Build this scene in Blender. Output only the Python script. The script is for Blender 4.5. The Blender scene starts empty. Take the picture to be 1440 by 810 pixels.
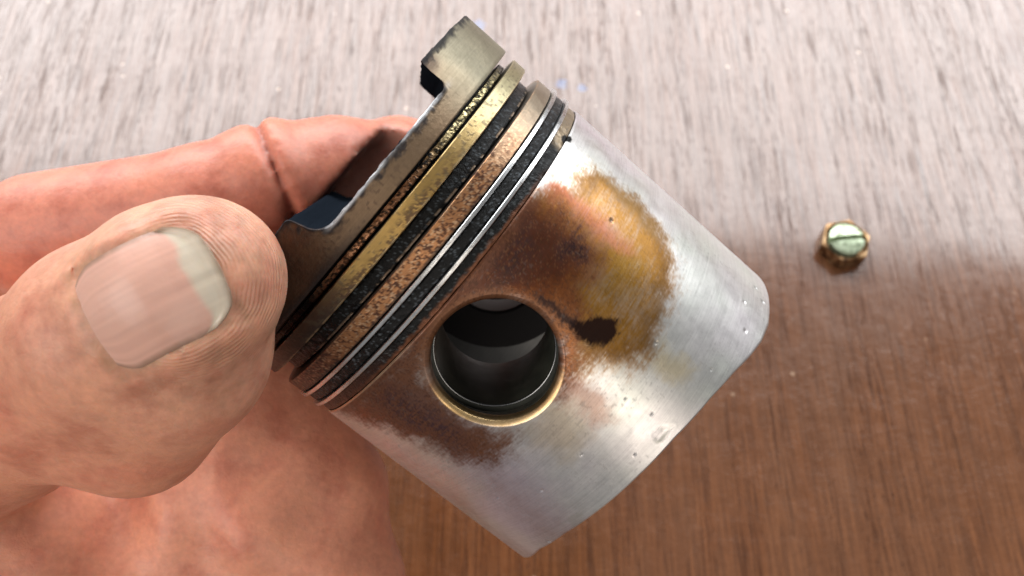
import bpy, bmesh, math, random
import numpy as np
from mathutils import Matrix, Vector

random.seed(4)
SC = bpy.context.scene
COL = SC.collection
MM = 0.001

# ------------------------------------------------------------------ camera
F_PX = 1200.0                    # focal length in photo pixels (photo 1440 wide)
PITCH = math.radians(27.0)       # optical axis tilted from straight down
DIST = 0.280                     # distance along the axis to the bench
CP, SP = math.cos(PITCH), math.sin(PITCH)
CAM = np.array([0.0, -DIST * SP, DIST * CP])
# camera axes (right, down, forward) in world space
RCW = np.array([[1, 0, 0], [0, -CP, SP], [0, -SP, -CP]], float)


def cam2w(p):
    """millimetres in the camera frame (right, down, forward) -> world metres"""
    return np.asarray(p, float) @ RCW.T * MM + CAM


def at(x, y, z):
    """photo pixel and depth in mm -> point in camera-frame millimetres"""
    return np.array([(x - 727.0) / F_PX * z, (y - 405.0) / F_PX * z, z])


def on_bench(x, y):
    v = (y - 405.0) / F_PX
    z = DIST * CP / (CP + v * SP) / MM
    return cam2w(at(x, y, z))


cam_d = bpy.data.cameras.new('camera')
cam_d.sensor_width = 36.0
cam_d.lens = 36.0 * F_PX / 1440.0
cam_d.shift_x = -7.0 / 1440.0
cam_d.clip_start = 0.01
cam_d.clip_end = 50.0
cam_d.dof.use_dof = True
cam_d.dof.focus_distance = 0.113
cam_d.dof.aperture_fstop = 30.0
cam = bpy.data.objects.new('camera', cam_d)
cam.location = CAM
cam.rotation_euler = (PITCH, 0, 0)
COL.objects.link(cam)
SC.camera = cam

# ------------------------------------------------------------------ world and lamps
w = bpy.data.worlds.new('World')
SC.world = w
w.use_nodes = True
bg = w.node_tree.nodes['Background']
bg.inputs['Color'].default_value = (0.90, 0.92, 0.94, 1)
bg.inputs['Strength'].default_value = 0.24


def area(name, loc, target, sx, sy, power, color):
    d = bpy.data.lights.new(name, 'AREA')
    d.shape = 'RECTANGLE'
    d.size = sx
    d.size_y = sy
    d.energy = power
    d.color = color
    o = bpy.data.objects.new(name, d)
    o.location = loc
    o.rotation_euler = (Vector(target) - Vector(loc)).to_track_quat('-Z', 'Y').to_euler()
    COL.objects.link(o)
    return o


area('window_light', (0.05, 0.72, 0.60), (0, 0.08, 0.03), 2.20, 0.60, 32.0, (0.955, 0.98, 1.0))
area('skirt_highlight_fill', (0.42, -0.78, 0.66), (0, 0, 0.10), 0.40, 0.60, 2.4, (1.0, 0.90, 0.78))  # unseen warm lamp added for the highlight band along the skirt

area('palm_fill', (-0.60, -0.50, 0.75), (-0.05, -0.05, 0.08), 0.7, 0.6, 6.0, (1.0, 0.94, 0.88))  # unseen fill lamp added to brighten the palm

SC.view_settings.view_transform = 'Standard'
SC.view_settings.look = 'None'
SC.view_settings.exposure = 0.0
SC.view_settings.gamma = 1.0
try:
    SC.cycles.use_denoising = True
    SC.cycles.denoiser = 'OPENIMAGEDENOISE'
except Exception:
    pass


# ------------------------------------------------------------------ numpy noise
def _hash(ix, iy, iz, seed):
    n = (ix * 374761393 + iy * 668265263 + iz * 2147483647 + seed * 974711) & 0xFFFFFFFF
    n = ((n ^ (n >> 13)) * 1274126177) & 0xFFFFFFFF
    n = ((n ^ (n >> 16)) * 2246822519) & 0xFFFFFFFF
    return ((n ^ (n >> 15)) & 0xFFFFFF) / float(0xFFFFFF)


def vnoise(x, y, z=0.0, seed=0):
    x, y, z = np.broadcast_arrays(np.asarray(x, float), np.asarray(y, float), np.asarray(z, float))
    xi, yi, zi = np.floor(x).astype(np.int64), np.floor(y).astype(np.int64), np.floor(z).astype(np.int64)
    fx, fy, fz = x - xi, y - yi, z - zi
    fx, fy, fz = [t * t * (3 - 2 * t) for t in (fx, fy, fz)]
    r = 0.0
    for dx in (0, 1):
        for dy in (0, 1):
            for dz in (0, 1):
                wgt = (fx if dx else 1 - fx) * (fy if dy else 1 - fy) * (fz if dz else 1 - fz)
                r = r + wgt * _hash(xi + dx, yi + dy, zi + dz, seed)
    return r


def fbm(x, y, z=0.0, octaves=4, seed=0):
    s, a, t = 0.0, 1.0, 0.0
    for o in range(octaves):
        s = s + a * vnoise(x * 2 ** o, y * 2 ** o, np.asarray(z) * 2 ** o, seed + 17 * o)
        t += a
        a *= 0.55
    return s / t


def sstep(a, b, x):
    t = np.clip((x - a) / (b - a), 0, 1)
    return t * t * (3 - 2 * t)


def poly_sd(px, py, poly):
    """signed distance to a polygon, negative inside"""
    P = np.asarray(poly, float)
    d = np.full(px.shape, 1e9)
    inside = np.zeros(px.shape, bool)
    for i in range(len(P)):
        a, b = P[i], P[(i + 1) % len(P)]
        e = b - a
        t = np.clip(((px - a[0]) * e[0] + (py - a[1]) * e[1]) / (e @ e + 1e-12), 0, 1)
        d = np.minimum(d, (px - a[0] - t * e[0]) ** 2 + (py - a[1] - t * e[1]) ** 2)
        c = ((a[1] > py) != (b[1] > py)) & (px < (b[0] - a[0]) * (py - a[1]) / (b[1] - a[1] + 1e-12) + a[0])
        inside ^= c
    d = np.sqrt(d)
    return np.where(inside, -d, d)


# ------------------------------------------------------------------ mesh helpers
def tag(o, label=None, cat=None, kind=None, group=None):
    if label: o['label'] = label
    if cat: o['category'] = cat
    if kind: o['kind'] = kind
    if group: o['group'] = group
    return o


def mesh_obj(name, verts, faces, mat, parent=None, smooth=True, rgba=None, angle=None):
    me = bpy.data.meshes.new(name)
    V = np.asarray(verts, np.float32)
    if isinstance(faces, np.ndarray):
        n = faces.shape[1]
        me.vertices.add(len(V)); me.vertices.foreach_set('co', V.ravel())
        me.loops.add(faces.size); me.loops.foreach_set('vertex_index', faces.astype(np.int32).ravel())
        me.polygons.add(len(faces))
        me.polygons.foreach_set('loop_start', np.arange(0, faces.size, n, dtype=np.int32))
        me.update(calc_edges=True)
    else:
        me.from_pydata([tuple(v) for v in V], [], [tuple(f) for f in faces])
        me.update()
    me.validate()
    if rgba is not None:
        ca = me.color_attributes.new('Col', 'FLOAT_COLOR', 'POINT')
        ca.data.foreach_set('color', np.asarray(rgba, np.float32).ravel())
    me.polygons.foreach_set('use_smooth', [smooth] * len(me.polygons))
    if angle is not None:
        try:
            me.set_sharp_from_angle(angle=math.radians(angle))
        except Exception:
            pass
    me.materials.append(mat)
    o = bpy.data.objects.new(name, me)
    COL.objects.link(o)
    if parent is not None:
        o.parent = parent
    return o


def fix_normals(o):
    bm = bmesh.new(); bm.from_mesh(o.data)
    bmesh.ops.recalc_face_normals(bm, faces=bm.faces)
    bm.to_mesh(o.data); bm.free()


def grid_faces(nr, nc, wrap_c=False, wrap_r=False, off=0):
    r = np.arange(nr if wrap_r else nr - 1)
    c = np.arange(nc if wrap_c else nc - 1)
    R, C = np.meshgrid(r, c, indexing='ij')
    R, C = R.ravel(), C.ravel()
    R1, C1 = (R + 1) % nr, (C + 1) % nc
    return np.stack([R * nc + C, R * nc + C1, R1 * nc + C1, R1 * nc + C], 1) + off


# ------------------------------------------------------------------ material helpers
class M:
    def __init__(s, name):
        s.m = bpy.data.materials.new(name)
        s.m.use_nodes = True
        s.t = s.m.node_tree
        s.b = s.t.nodes['Principled BSDF']
        s.out = s.t.nodes['Material Output']

    def n(s, typ, **kw):
        nd = s.t.nodes.new(typ)
        for k, v in kw.items():
            setattr(nd, k, v)
        return nd

    def link(s, a, b): s.t.links.new(a, b)

    def val(s, sock, v):
        if hasattr(v, 'is_output'): s.link(v, sock)
        else: sock.default_value = v

    def math(s, op, a, b=0.0, c=None, clamp=False):
        nd = s.n('ShaderNodeMath', operation=op, use_clamp=clamp)
        s.val(nd.inputs[0], a); s.val(nd.inputs[1], b)
        if c is not None: s.val(nd.inputs[2], c)
        return nd.outputs[0]

    def mix(s, f, a, b, typ='MIX'):
        nd = s.n('ShaderNodeMix', data_type='RGBA', blend_type=typ)
        s.val(nd.inputs[0], f); s.val(nd.inputs[6], a); s.val(nd.inputs[7], b)
        return nd.outputs[2]

    def ramp(s, f, stops):
        nd = s.n('ShaderNodeValToRGB')
        el = nd.color_ramp.elements
        while len(el) < len(stops): el.new(0.5)
        for e, (p, c) in zip(el, stops):
            e.position = p
            e.color = (c, c, c, 1) if isinstance(c, (int, float)) else (*c, 1)
        s.val(nd.inputs[0], f)
        return nd.outputs[0]

    def noise(s, vec, scale, detail=3.0, rough=0.55, dist=0.0):
        nd = s.n('ShaderNodeTexNoise')
        if vec is not None: s.link(vec, nd.inputs['Vector'])
        nd.inputs['Scale'].default_value = scale
        nd.inputs['Detail'].default_value = detail
        nd.inputs['Roughness'].default_value = rough
        nd.inputs['Distortion'].default_value = dist
        return nd.outputs['Fac']

    def objco(s, scale=(1, 1, 1)):
        tc = s.n('ShaderNodeTexCoord')
        mp = s.n('ShaderNodeMapping')
        mp.inputs['Scale'].default_value = scale
        s.link(tc.outputs['Object'], mp.inputs['Vector'])
        return mp.outputs[0]

    def bump(s, h, strength, dist, normal=None):
        nd = s.n('ShaderNodeBump')
        nd.inputs['Strength'].default_value = strength
        nd.inputs['Distance'].default_value = dist
        s.link(h, nd.inputs['Height'])
        if normal is not None: s.link(normal, nd.inputs['Normal'])
        return nd.outputs[0]


def mat_metal(name, rough_metal, rough_dirt, bump_d=0.000035, brush=True, dirt_bump=0.00012, aniso=0.0, spec=0.22, varnish=False):
    """worn metal: colour from the surface attribute, alpha = bare metal (1) or deposit (0)"""
    m = M(name)
    at_ = m.n('ShaderNodeAttribute', attribute_name='Col')
    m.link(m.math('MULTIPLY_ADD', at_.outputs['Alpha'], 0.5 - spec, spec), m.b.inputs['Specular IOR Level'])
    co = m.objco()
    fine = m.noise(co, 1800, 4, 0.7)
    mid = m.noise(co, 420, 4, 0.6)
    # machining lines run round the axis: noise squeezed along local z
    lines = m.noise(m.objco((60, 60, 5200)), 1.0, 3, 0.6) if brush else fine
    grain = m.math('MULTIPLY_ADD', lines, 0.6, m.math('MULTIPLY', fine, 0.4))
    g = m.ramp(grain, [(0.25, 0.74), (0.5, 1.0), (0.78, 1.18)])
    colr = m.mix(0.75, at_.outputs['Color'], m.mix(1.0, at_.outputs['Color'], g, 'MULTIPLY'))
    m.link(colr, m.b.inputs['Base Color'])
    al = at_.outputs['Alpha']
    m.link(al, m.b.inputs['Metallic'])
    ra = m.math('MULTIPLY_ADD', mid, 0.22, rough_metal - 0.11)
    rb = m.math('MULTIPLY_ADD', mid, 0.30, rough_dirt - 0.15)
    mixr = m.math('ADD', m.math('MULTIPLY', ra, al), m.math('MULTIPLY', rb, m.math('SUBTRACT', 1.0, al)), clamp=True)
    m.link(mixr, m.b.inputs['Roughness'])
    b1 = m.bump(grain, 1.0, bump_d)
    inv = m.math('SUBTRACT', 1.0, al)
    hd = m.math('MULTIPLY', m.math('ADD', m.math('MULTIPLY', mid, 0.35), m.math('MULTIPLY', fine, 0.8)), inv)
    b2 = m.bump(hd, 1.0, dirt_bump, b1)
    m.link(b2, m.b.inputs['Normal'])
    m.b.inputs['Anisotropic'].default_value = aniso
    if varnish:
        va = m.n('ShaderNodeAttribute', attribute_name='Varnish')
        m.link(m.math('MULTIPLY', va.outputs['Fac'], m.math('MULTIPLY_ADD', mid, 0.45, 0.0), clamp=True), m.b.inputs['Coat Weight'])
        m.b.inputs['Coat Roughness'].default_value = 0.24
        m.link(m.bump(fine, 1.0, 0.00003), m.b.inputs['Coat Normal'])
    return m.m


MAT_SKIRT = mat_metal('worn_aluminium', 0.39, 0.5, bump_d=0.000015, dirt_bump=0.00004, spec=0.08, varnish=True)
MAT_CROWN = mat_metal('heat_tinted_aluminium', 0.44, 0.6, dirt_bump=0.00025, spec=0.0)
MAT_RING = mat_metal('piston_ring_metal', 0.38, 0.45, dirt_bump=0.00008, bump_d=0.00002)
MAT_STEEL = mat_metal('rail_steel', 0.28, 0.4, bump_d=0.00002)
MAT_OIL = mat_metal('oily_carbon', 0.3, 0.34, dirt_bump=0.00022, brush=False, spec=0.16)

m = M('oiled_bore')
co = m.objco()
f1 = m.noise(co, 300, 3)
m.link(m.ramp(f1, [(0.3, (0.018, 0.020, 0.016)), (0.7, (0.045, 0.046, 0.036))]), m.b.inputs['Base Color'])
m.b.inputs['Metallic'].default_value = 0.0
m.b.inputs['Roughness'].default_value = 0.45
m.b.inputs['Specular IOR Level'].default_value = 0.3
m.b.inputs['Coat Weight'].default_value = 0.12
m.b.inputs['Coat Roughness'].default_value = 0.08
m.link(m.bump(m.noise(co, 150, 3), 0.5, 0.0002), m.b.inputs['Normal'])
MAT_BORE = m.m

m = M('dark_inside')
m.b.inputs['Base Color'].default_value = (0.009, 0.007, 0.008, 1)  # near black throughout, keeps the inside of the piston dark
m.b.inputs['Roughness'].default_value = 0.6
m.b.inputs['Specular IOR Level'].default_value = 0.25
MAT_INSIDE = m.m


# ------------------------------------------------------------------ bench
def mat_bench():
    m = M('varnished_plywood')
    tc = m.n('ShaderNodeTexCoord')
    co = tc.outputs['Object']
    mp = m.n('ShaderNodeMapping'); mp.inputs['Scale'].default_value = (1, 0.035, 1)
    m.link(co, mp.inputs['Vector']); g = mp.outputs[0]
    mp2 = m.n('ShaderNodeMapping'); mp2.inputs['Scale'].default_value = (1, 0.05, 1)
    m.link(co, mp2.inputs['Vector']); g2 = mp2.outputs[0]
    broad = m.noise(co, 14, 4, 0.6)
    grain = m.noise(g, 900, 5, 0.7, 0.5)
    mp3 = m.n('ShaderNodeMapping'); mp3.inputs['Scale'].default_value = (1, 0.14, 1)
    m.link(co, mp3.inputs['Vector'])
    flecks = m.noise(mp3.outputs[0], 1500, 3, 0.6)
    mott = m.noise(mp3.outputs[0], 110, 5, 0.65)
    pores = m.noise(g2, 1050, 4, 0.6)
    pore = m.ramp(pores, [(0.49, 0.0), (0.62, 1.0)])
    pore = m.math('MAXIMUM', m.math('MULTIPLY', pore, 0.75), m.ramp(flecks, [(0.55, 0.0), (0.68, 0.9)]))
    pore = m.math('MULTIPLY', pore, m.ramp(m.noise(g, 200, 4, .65), [(0.38, 0.22), (0.62, 1.0)]))
    base = m.ramp(grain, [(0.25, (0.036, 0.012, 0.004)), (0.5, (0.128, 0.044, 0.015)), (0.75, (0.215, 0.080, 0.029))])
    base = m.mix(m.ramp(broad, [(0.35, 0.0), (0.7, 0.55)]), base, (0.115, 0.046, 0.019, 1))
    base = m.mix(m.ramp(mott, [(0.4, 0.0), (0.7, 0.5)]), base, (0.15, 0.062, 0.027, 1))
    base = m.mix(m.math('MULTIPLY', pore, 0.75), base, (0.035, 0.014, 0.008, 1))
    # pale chips
    vo = m.n('ShaderNodeTexVoronoi'); vo.inputs['Scale'].default_value = 105
    m.link(g2 if False else co, vo.inputs['Vector'])
    chip = m.math('MULTIPLY', m.ramp(vo.outputs['Distance'], [(0.06, 1.0), (0.10, 0.0)]),
                  m.ramp(m.noise(co, 45, 1), [(0.56, 0.0), (0.6, 1.0)]))
    base = m.mix(m.math('MULTIPLY', chip, 0.6), base, (0.55, 0.38, 0.26, 1))
    # blue paint flecks at fixed places on the bench
    sp = None
    for (x, y, r) in ((790, 118, 0.0026), (818, 124, 0.0020), (672, 36, 0.0034), (600, 232, 0.002)):
        p = on_bench(x, y)
        vd = m.n('ShaderNodeVectorMath', operation='DISTANCE')
        wob = m.n('ShaderNodeTexNoise'); wob.inputs['Scale'].default_value = 500
        m.link(co, wob.inputs['Vector'])
        m.link(co, vd.inputs[0]); vd.inputs[1].default_value = (p[0], p[1], p[2])
        d = m.math('ADD', vd.outputs['Value'], m.math('MULTIPLY_ADD', wob.outputs['Fac'], 0.004, -0.002))
        s_ = m.ramp(m.math('DIVIDE', d, r), [(0.55, 1.0), (1.0, 0.0)])
        sp = s_ if sp is None else m.math('MAXIMUM', sp, s_)
    base = m.mix(m.math('MULTIPLY', sp, 0.5), base, (0.07, 0.14, 0.34, 1))
    m.link(base, m.b.inputs['Base Color'])
    m.link(m.math('MULTIPLY_ADD', broad, 0.14, m.math('MULTIPLY_ADD', pore, 0.25, 0.24)), m.b.inputs['Roughness'])
    m.link(m.math('MULTIPLY_ADD', pore, -0.15, 0.2), m.b.inputs['Specular IOR Level'])
    m.link(m.math('MULTIPLY_ADD', pore, -0.8, m.math('MULTIPLY_ADD', mott, 0.7, 0.6), clamp=True), m.b.inputs['Coat Weight'])
    m.link(m.math('MULTIPLY_ADD', broad, 0.14, 0.07), m.b.inputs['Coat Roughness'])
    m.b.inputs['Coat IOR'].default_value = 1.65
    h = m.math('ADD', m.math('MULTIPLY', grain, 0.5), m.math('MULTIPLY', pore, -0.7))
    b1 = m.bump(m.noise(co, 45, 5, 0.65), 1.0, 0.0013)
    m.link(m.bump(h, 1.0, 0.00016, b1), m.b.inputs['Normal'])
    return m.m


def build_bench():
    x = np.linspace(-0.7, 0.7, 15); y = np.linspace(-0.45, 0.72, 13)
    X, Y = np.meshgrid(x, y)
    V = np.stack([X.ravel(), Y.ravel(), 0 * X.ravel()], 1)
    n = len(V)
    F = grid_faces(len(y), len(x))
    V2 = V.copy(); V2[:, 2] = -0.018
    F2 = grid_faces(len(y), len(x), off=n)[:, ::-1]
    nc, nr = len(x), len(y)
    rim = list(range(nc)) + [r * nc + nc - 1 for r in range(1, nr)] + [(nr - 1) * nc + c for c in range(nc - 2, -1, -1)] + [r * nc for r in range(nr - 2, 0, -1)]
    S = [(rim[i], rim[i] + n, rim[(i + 1) % len(rim)] + n, rim[(i + 1) % len(rim)]) for i in range(len(rim))]
    o = mesh_obj('bench_top', np.vstack([V, V2]), np.vstack([F, F2, np.array(S)]), mat_bench(), smooth=False)
    fix_normals(o)
    tag(o, 'brown varnished plywood bench top with upright grain under the piston', kind='structure')


build_bench()

# ------------------------------------------------------------------ piston pose (axis a points from crown to skirt end)
A_ = np.array([0.75415993, 0.62598472, 0.1984589])
EC = np.array([0.15270721, 0.12675346, -0.98010921])
ES = np.array([-0.63868874, 0.7694652, 0.0])
PC = np.array([-11.14081785, -5.03513872, 138.62965312])   # skirt top centre, camera mm
H_END = 40.8
base_c = PC + A_ * H_END
ROT = RCW @ np.stack([EC, ES, A_], 1)
piston = bpy.data.objects.new('piston', None)
piston.empty_display_size = 0.01
mw = Matrix.Identity(4)
for i in range(3):
    for j in range(3):
        mw[i][j] = ROT[i, j]
b_ = cam2w(base_c)
mw.translation = Vector(b_)
piston.matrix_world = mw
COL.objects.link(piston)
tag(piston, 'used aluminium engine piston with amber oil stains and a round hole, held above the bench', 'piston')


def cyl(theta, h, R):
    """theta (radians), h (mm down from skirt top) -> local metres"""
    return np.stack(np.broadcast_arrays(R * np.cos(theta), R * np.sin(theta), h - H_END), -1) * MM


def fine_theta(step_f=0.0075, step_c=0.03, lo=-1.75, hi=1.75):
    f = np.arange(lo, hi, step_f)
    c = np.linspace(hi, lo + 2 * math.pi, int((2 * math.pi - hi + lo) / step_c) + 1)[:-1]
    return np.concatenate([f, c])


TH = fine_theta()


def lathe(name, prof, mat, parent, colour_fn, wob=0.0, seed=0, step=0.22, theta=None, angle=35, shift=(0, 0)):
    """closed profile [(h, R)] revolved round the axis, resampled every `step` mm"""
    th = TH if theta is None else theta
    pts = []
    P = [np.array(p, float) for p in prof]
    for a, b in zip(P, P[1:] + P[:1]):
        k = max(1, int(np.ceil(np.linalg.norm(b - a) / step)))
        outer = (a[1] + b[1]) / 2 > min(p[1] for p in P) + 0.6
        if not outer: k = min(k, 2)
        for i in range(k): pts.append(a + (b - a) * i / k)
    pts = np.array(pts)
    T, K = np.meshgrid(th, np.arange(len(pts)), indexing='ij')
    h = pts[K, 0]; r = pts[K, 1]
    if wob:
        nz = fbm(T * 30 / 0.9, h / 0.9, 0, 3, seed) - 0.5
        nz2 = fbm(T * 30 / 0.9 + 40, h / 0.9, 0, 3, seed + 5) - 0.5
        r = r + wob * nz; h = h + wob * 0.7 * nz2
    V = cyl(T, h, r).reshape(-1, 3) + np.array([shift[0], shift[1], 0]) * MM
    F = grid_faces(len(th), len(pts), True, True)
    rgba = colour_fn(np.where(T > math.pi, T - 2 * math.pi, T).ravel(), h.ravel(), r.ravel())
    o = mesh_obj(name, V, F[:, ::-1], mat, parent, True, rgba, angle)
    fix_normals(o)
    return o


def lerp3(c0, c1, t):
    t = np.asarray(t)[..., None]
    return np.asarray(c0) * (1 - t) + np.asarray(c1) * t


def paint(col, al, mask, rgb, metal):
    col[:] = lerp3(col, np.array(rgb), mask)
    al[:] = al * (1 - mask) + metal * mask


def pack(col, al):
    return np.concatenate([np.clip(col, 0, 1), np.clip(al, 0, 1)[:, None]], 1)


# ------------------------------------------------------------------ skirt
HT, HH, HR = math.radians(11.7), 10.1, 8.5      # pin hole: bearing, height, radius
RS = 30.8


def hend(t):
    d = np.degrees((t - HT + math.pi / 2) % math.pi - math.pi / 2)   # from the nearer pin hole
    tab_t = [-90, -72, -60, -52, -45, -38, -28, -14, 0, 16, 28, 42, 54, 70, 90]
    tab_h = [40.8, 40.8, 40.8, 40.2, 39.2, 38.0, 36.8, 35.9, 35.6, 35.5, 35.6, 36.6, 38.6, 40.8, 40.8]
    return np.interp(d, tab_t, tab_h)


S_ = {
    'amber': [(-10.91, -0.11), (-15.54, -0.45), (-19.08, 2.53), (-27.04, 5.76), (-27.58, 13.65), (-25.32, 20.15), (-20.32, 23.14), (-15.37, 24.6), (-8.55, 25.71), (-4.41, 24.7), (-3.17, 21.21), (0.54, 18.64), (-1.61, 14.93), (-3.28, 11.05), (-2.53, 6.8), (-0.59, 3.56), (3.98, 1.47), (-0.81, -0.78)],
    'amber_thin': [(-15.59, 10.3), (-18.76, 14.48), (-17.47, 18.47), (-12.85, 19.19), (-11.29, 15.02), (-13.06, 11.9)],
    'dark_top': [(0.0, -0.67), (-12.2, -0.06), (-13.98, 3.33), (-14.3, 8.14), (-12.79, 11.16), (-8.39, 10.75), (-5.0, 8.44), (-1.18, 4.28), (3.12, 1.93), (9.68, 0.24)],
    'blot1': [(-11.77, 6.42), (-14.57, 8.38), (-13.82, 10.52), (-10.91, 10.82), (-9.51, 8.68), (-10.21, 6.64)],
    'blot2': [(-6.99, -0.42), (-10.64, 1.04), (-10.0, 4.6), (-5.43, 5.63), (-2.04, 3.58), (-2.96, 0.41)],
    'blob': [(-4.35, 13.9), (-5.43, 14.94), (-7.9, 16.84), (-8.98, 19.48), (-7.47, 20.89), (-5.43, 20.41), (-3.6, 18.96), (-2.9, 16.6), (-3.23, 14.85)],
    'tail': [(-4.09, 7.93), (-4.68, 8.46), (-4.73, 11.37), (-5.0, 14.4), (-3.71, 15.19), (-3.76, 12.53), (-3.66, 9.75)],
    'low': [(11.29, -0.15), (4.25, 1.72), (9.84, 1.22), (14.08, 4.43), (15.7, 9.19), (14.51, 15.09), (11.93, 18.58), (15.21, 20.12), (20.43, 18.46), (23.65, 11.69), (26.93, 4.61), (34.67, -0.05), (21.29, -0.17)],
    'lowpurple': [(18.87, 1.7), (17.36, 6.13), (16.99, 12.05), (17.58, 15.64), (21.39, 15.29), (23.06, 10.03), (24.57, 3.35), (23.55, 1.52)],
    'pink_glare': [(-16.13, 0.17), (-18.6, 0.88), (-18.98, 3.88), (-19.14, 10.31), (-18.44, 15.69), (-16.45, 14.39), (-16.07, 9.36), (-15.7, 4.49)],
    'red1': [(1.56, 17.03), (0.22, 20.27), (0.32, 24.83), (2.31, 27.01), (4.46, 25.97), (4.73, 21.71), (4.03, 18.59)],
    'olive': [(-26.77, 5.57), (-28.38, 8.43), (-27.9, 13.87), (-25.05, 19.94), (-22.42, 18.99), (-24.08, 13.56), (-24.41, 7.99)],
    'warm_glare': [(-6.77, 25.45), (-9.94, 26.43), (-10.75, 30.6), (-10.16, 33.03), (-7.63, 32.11), (-6.5, 28.98)],
    'gold': [(10.75, 18.83), (5.38, 18.53), (4.35, 21.37), (5.54, 26.29), (9.78, 26.3), (12.31, 22.09)],
    'lilac': [(22.04, 15.73), (17.9, 20.36), (17.2, 27.64), (19.89, 35.29), (28.76, 36.0), (28.6, 26.77)],
    'brown_all': [(26.02, 0.38), (11.29, -0.15), (-0.81, -0.78), (-12.04, 0.05), (-15.27, 4.75), (-14.3, 11.1), (-7.47, 13.33), (-1.24, 17.5), (2.47, 19.73), (4.62, 19.47), (-1.13, 12.84), (-1.18, 4.28), (6.18, 0.94), (13.17, 3.82), (16.5, 11.67), (15.37, 18.34), (19.24, 20.15), (22.04, 15.73), (25.64, 7.75), (32.15, 0.47)],
    'orange_hole': [(-2.85, 5.32), (-5.43, 9.31), (-5.11, 13.32), (-3.66, 16.0), (-0.65, 18.27), (0.97, 17.77), (-2.04, 13.96), (-3.44, 9.72)],
    'gouge': [(0.38, 33.01), (-1.24, 33.33), (-2.31, 34.64), (-0.65, 34.88), (0.97, 34.2)],
    'patch2': [(20.21, 34.19), (17.63, 33.35), (15.32, 33.68), (15.0, 34.99), (18.06, 35.32)],
}
PITS = [(-9.73, 25.66, .35), (-1.83, 31.08, .2), (25.05, 35.64, .3), (17.04, 27.77, .2), (8.65, 27.57, .2), (-32.25, 37.71, .45),
        (-29.89, 39.18, .4), (-21.07, 36.93, .35), (-20.0, 11.2, .35), (23.92, 24.98, .2), (-1.18, 26.76, .18), (-26, 35.5, .3), (-12, 34.6, .2), (4.0, 33.0, .2)]


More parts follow.
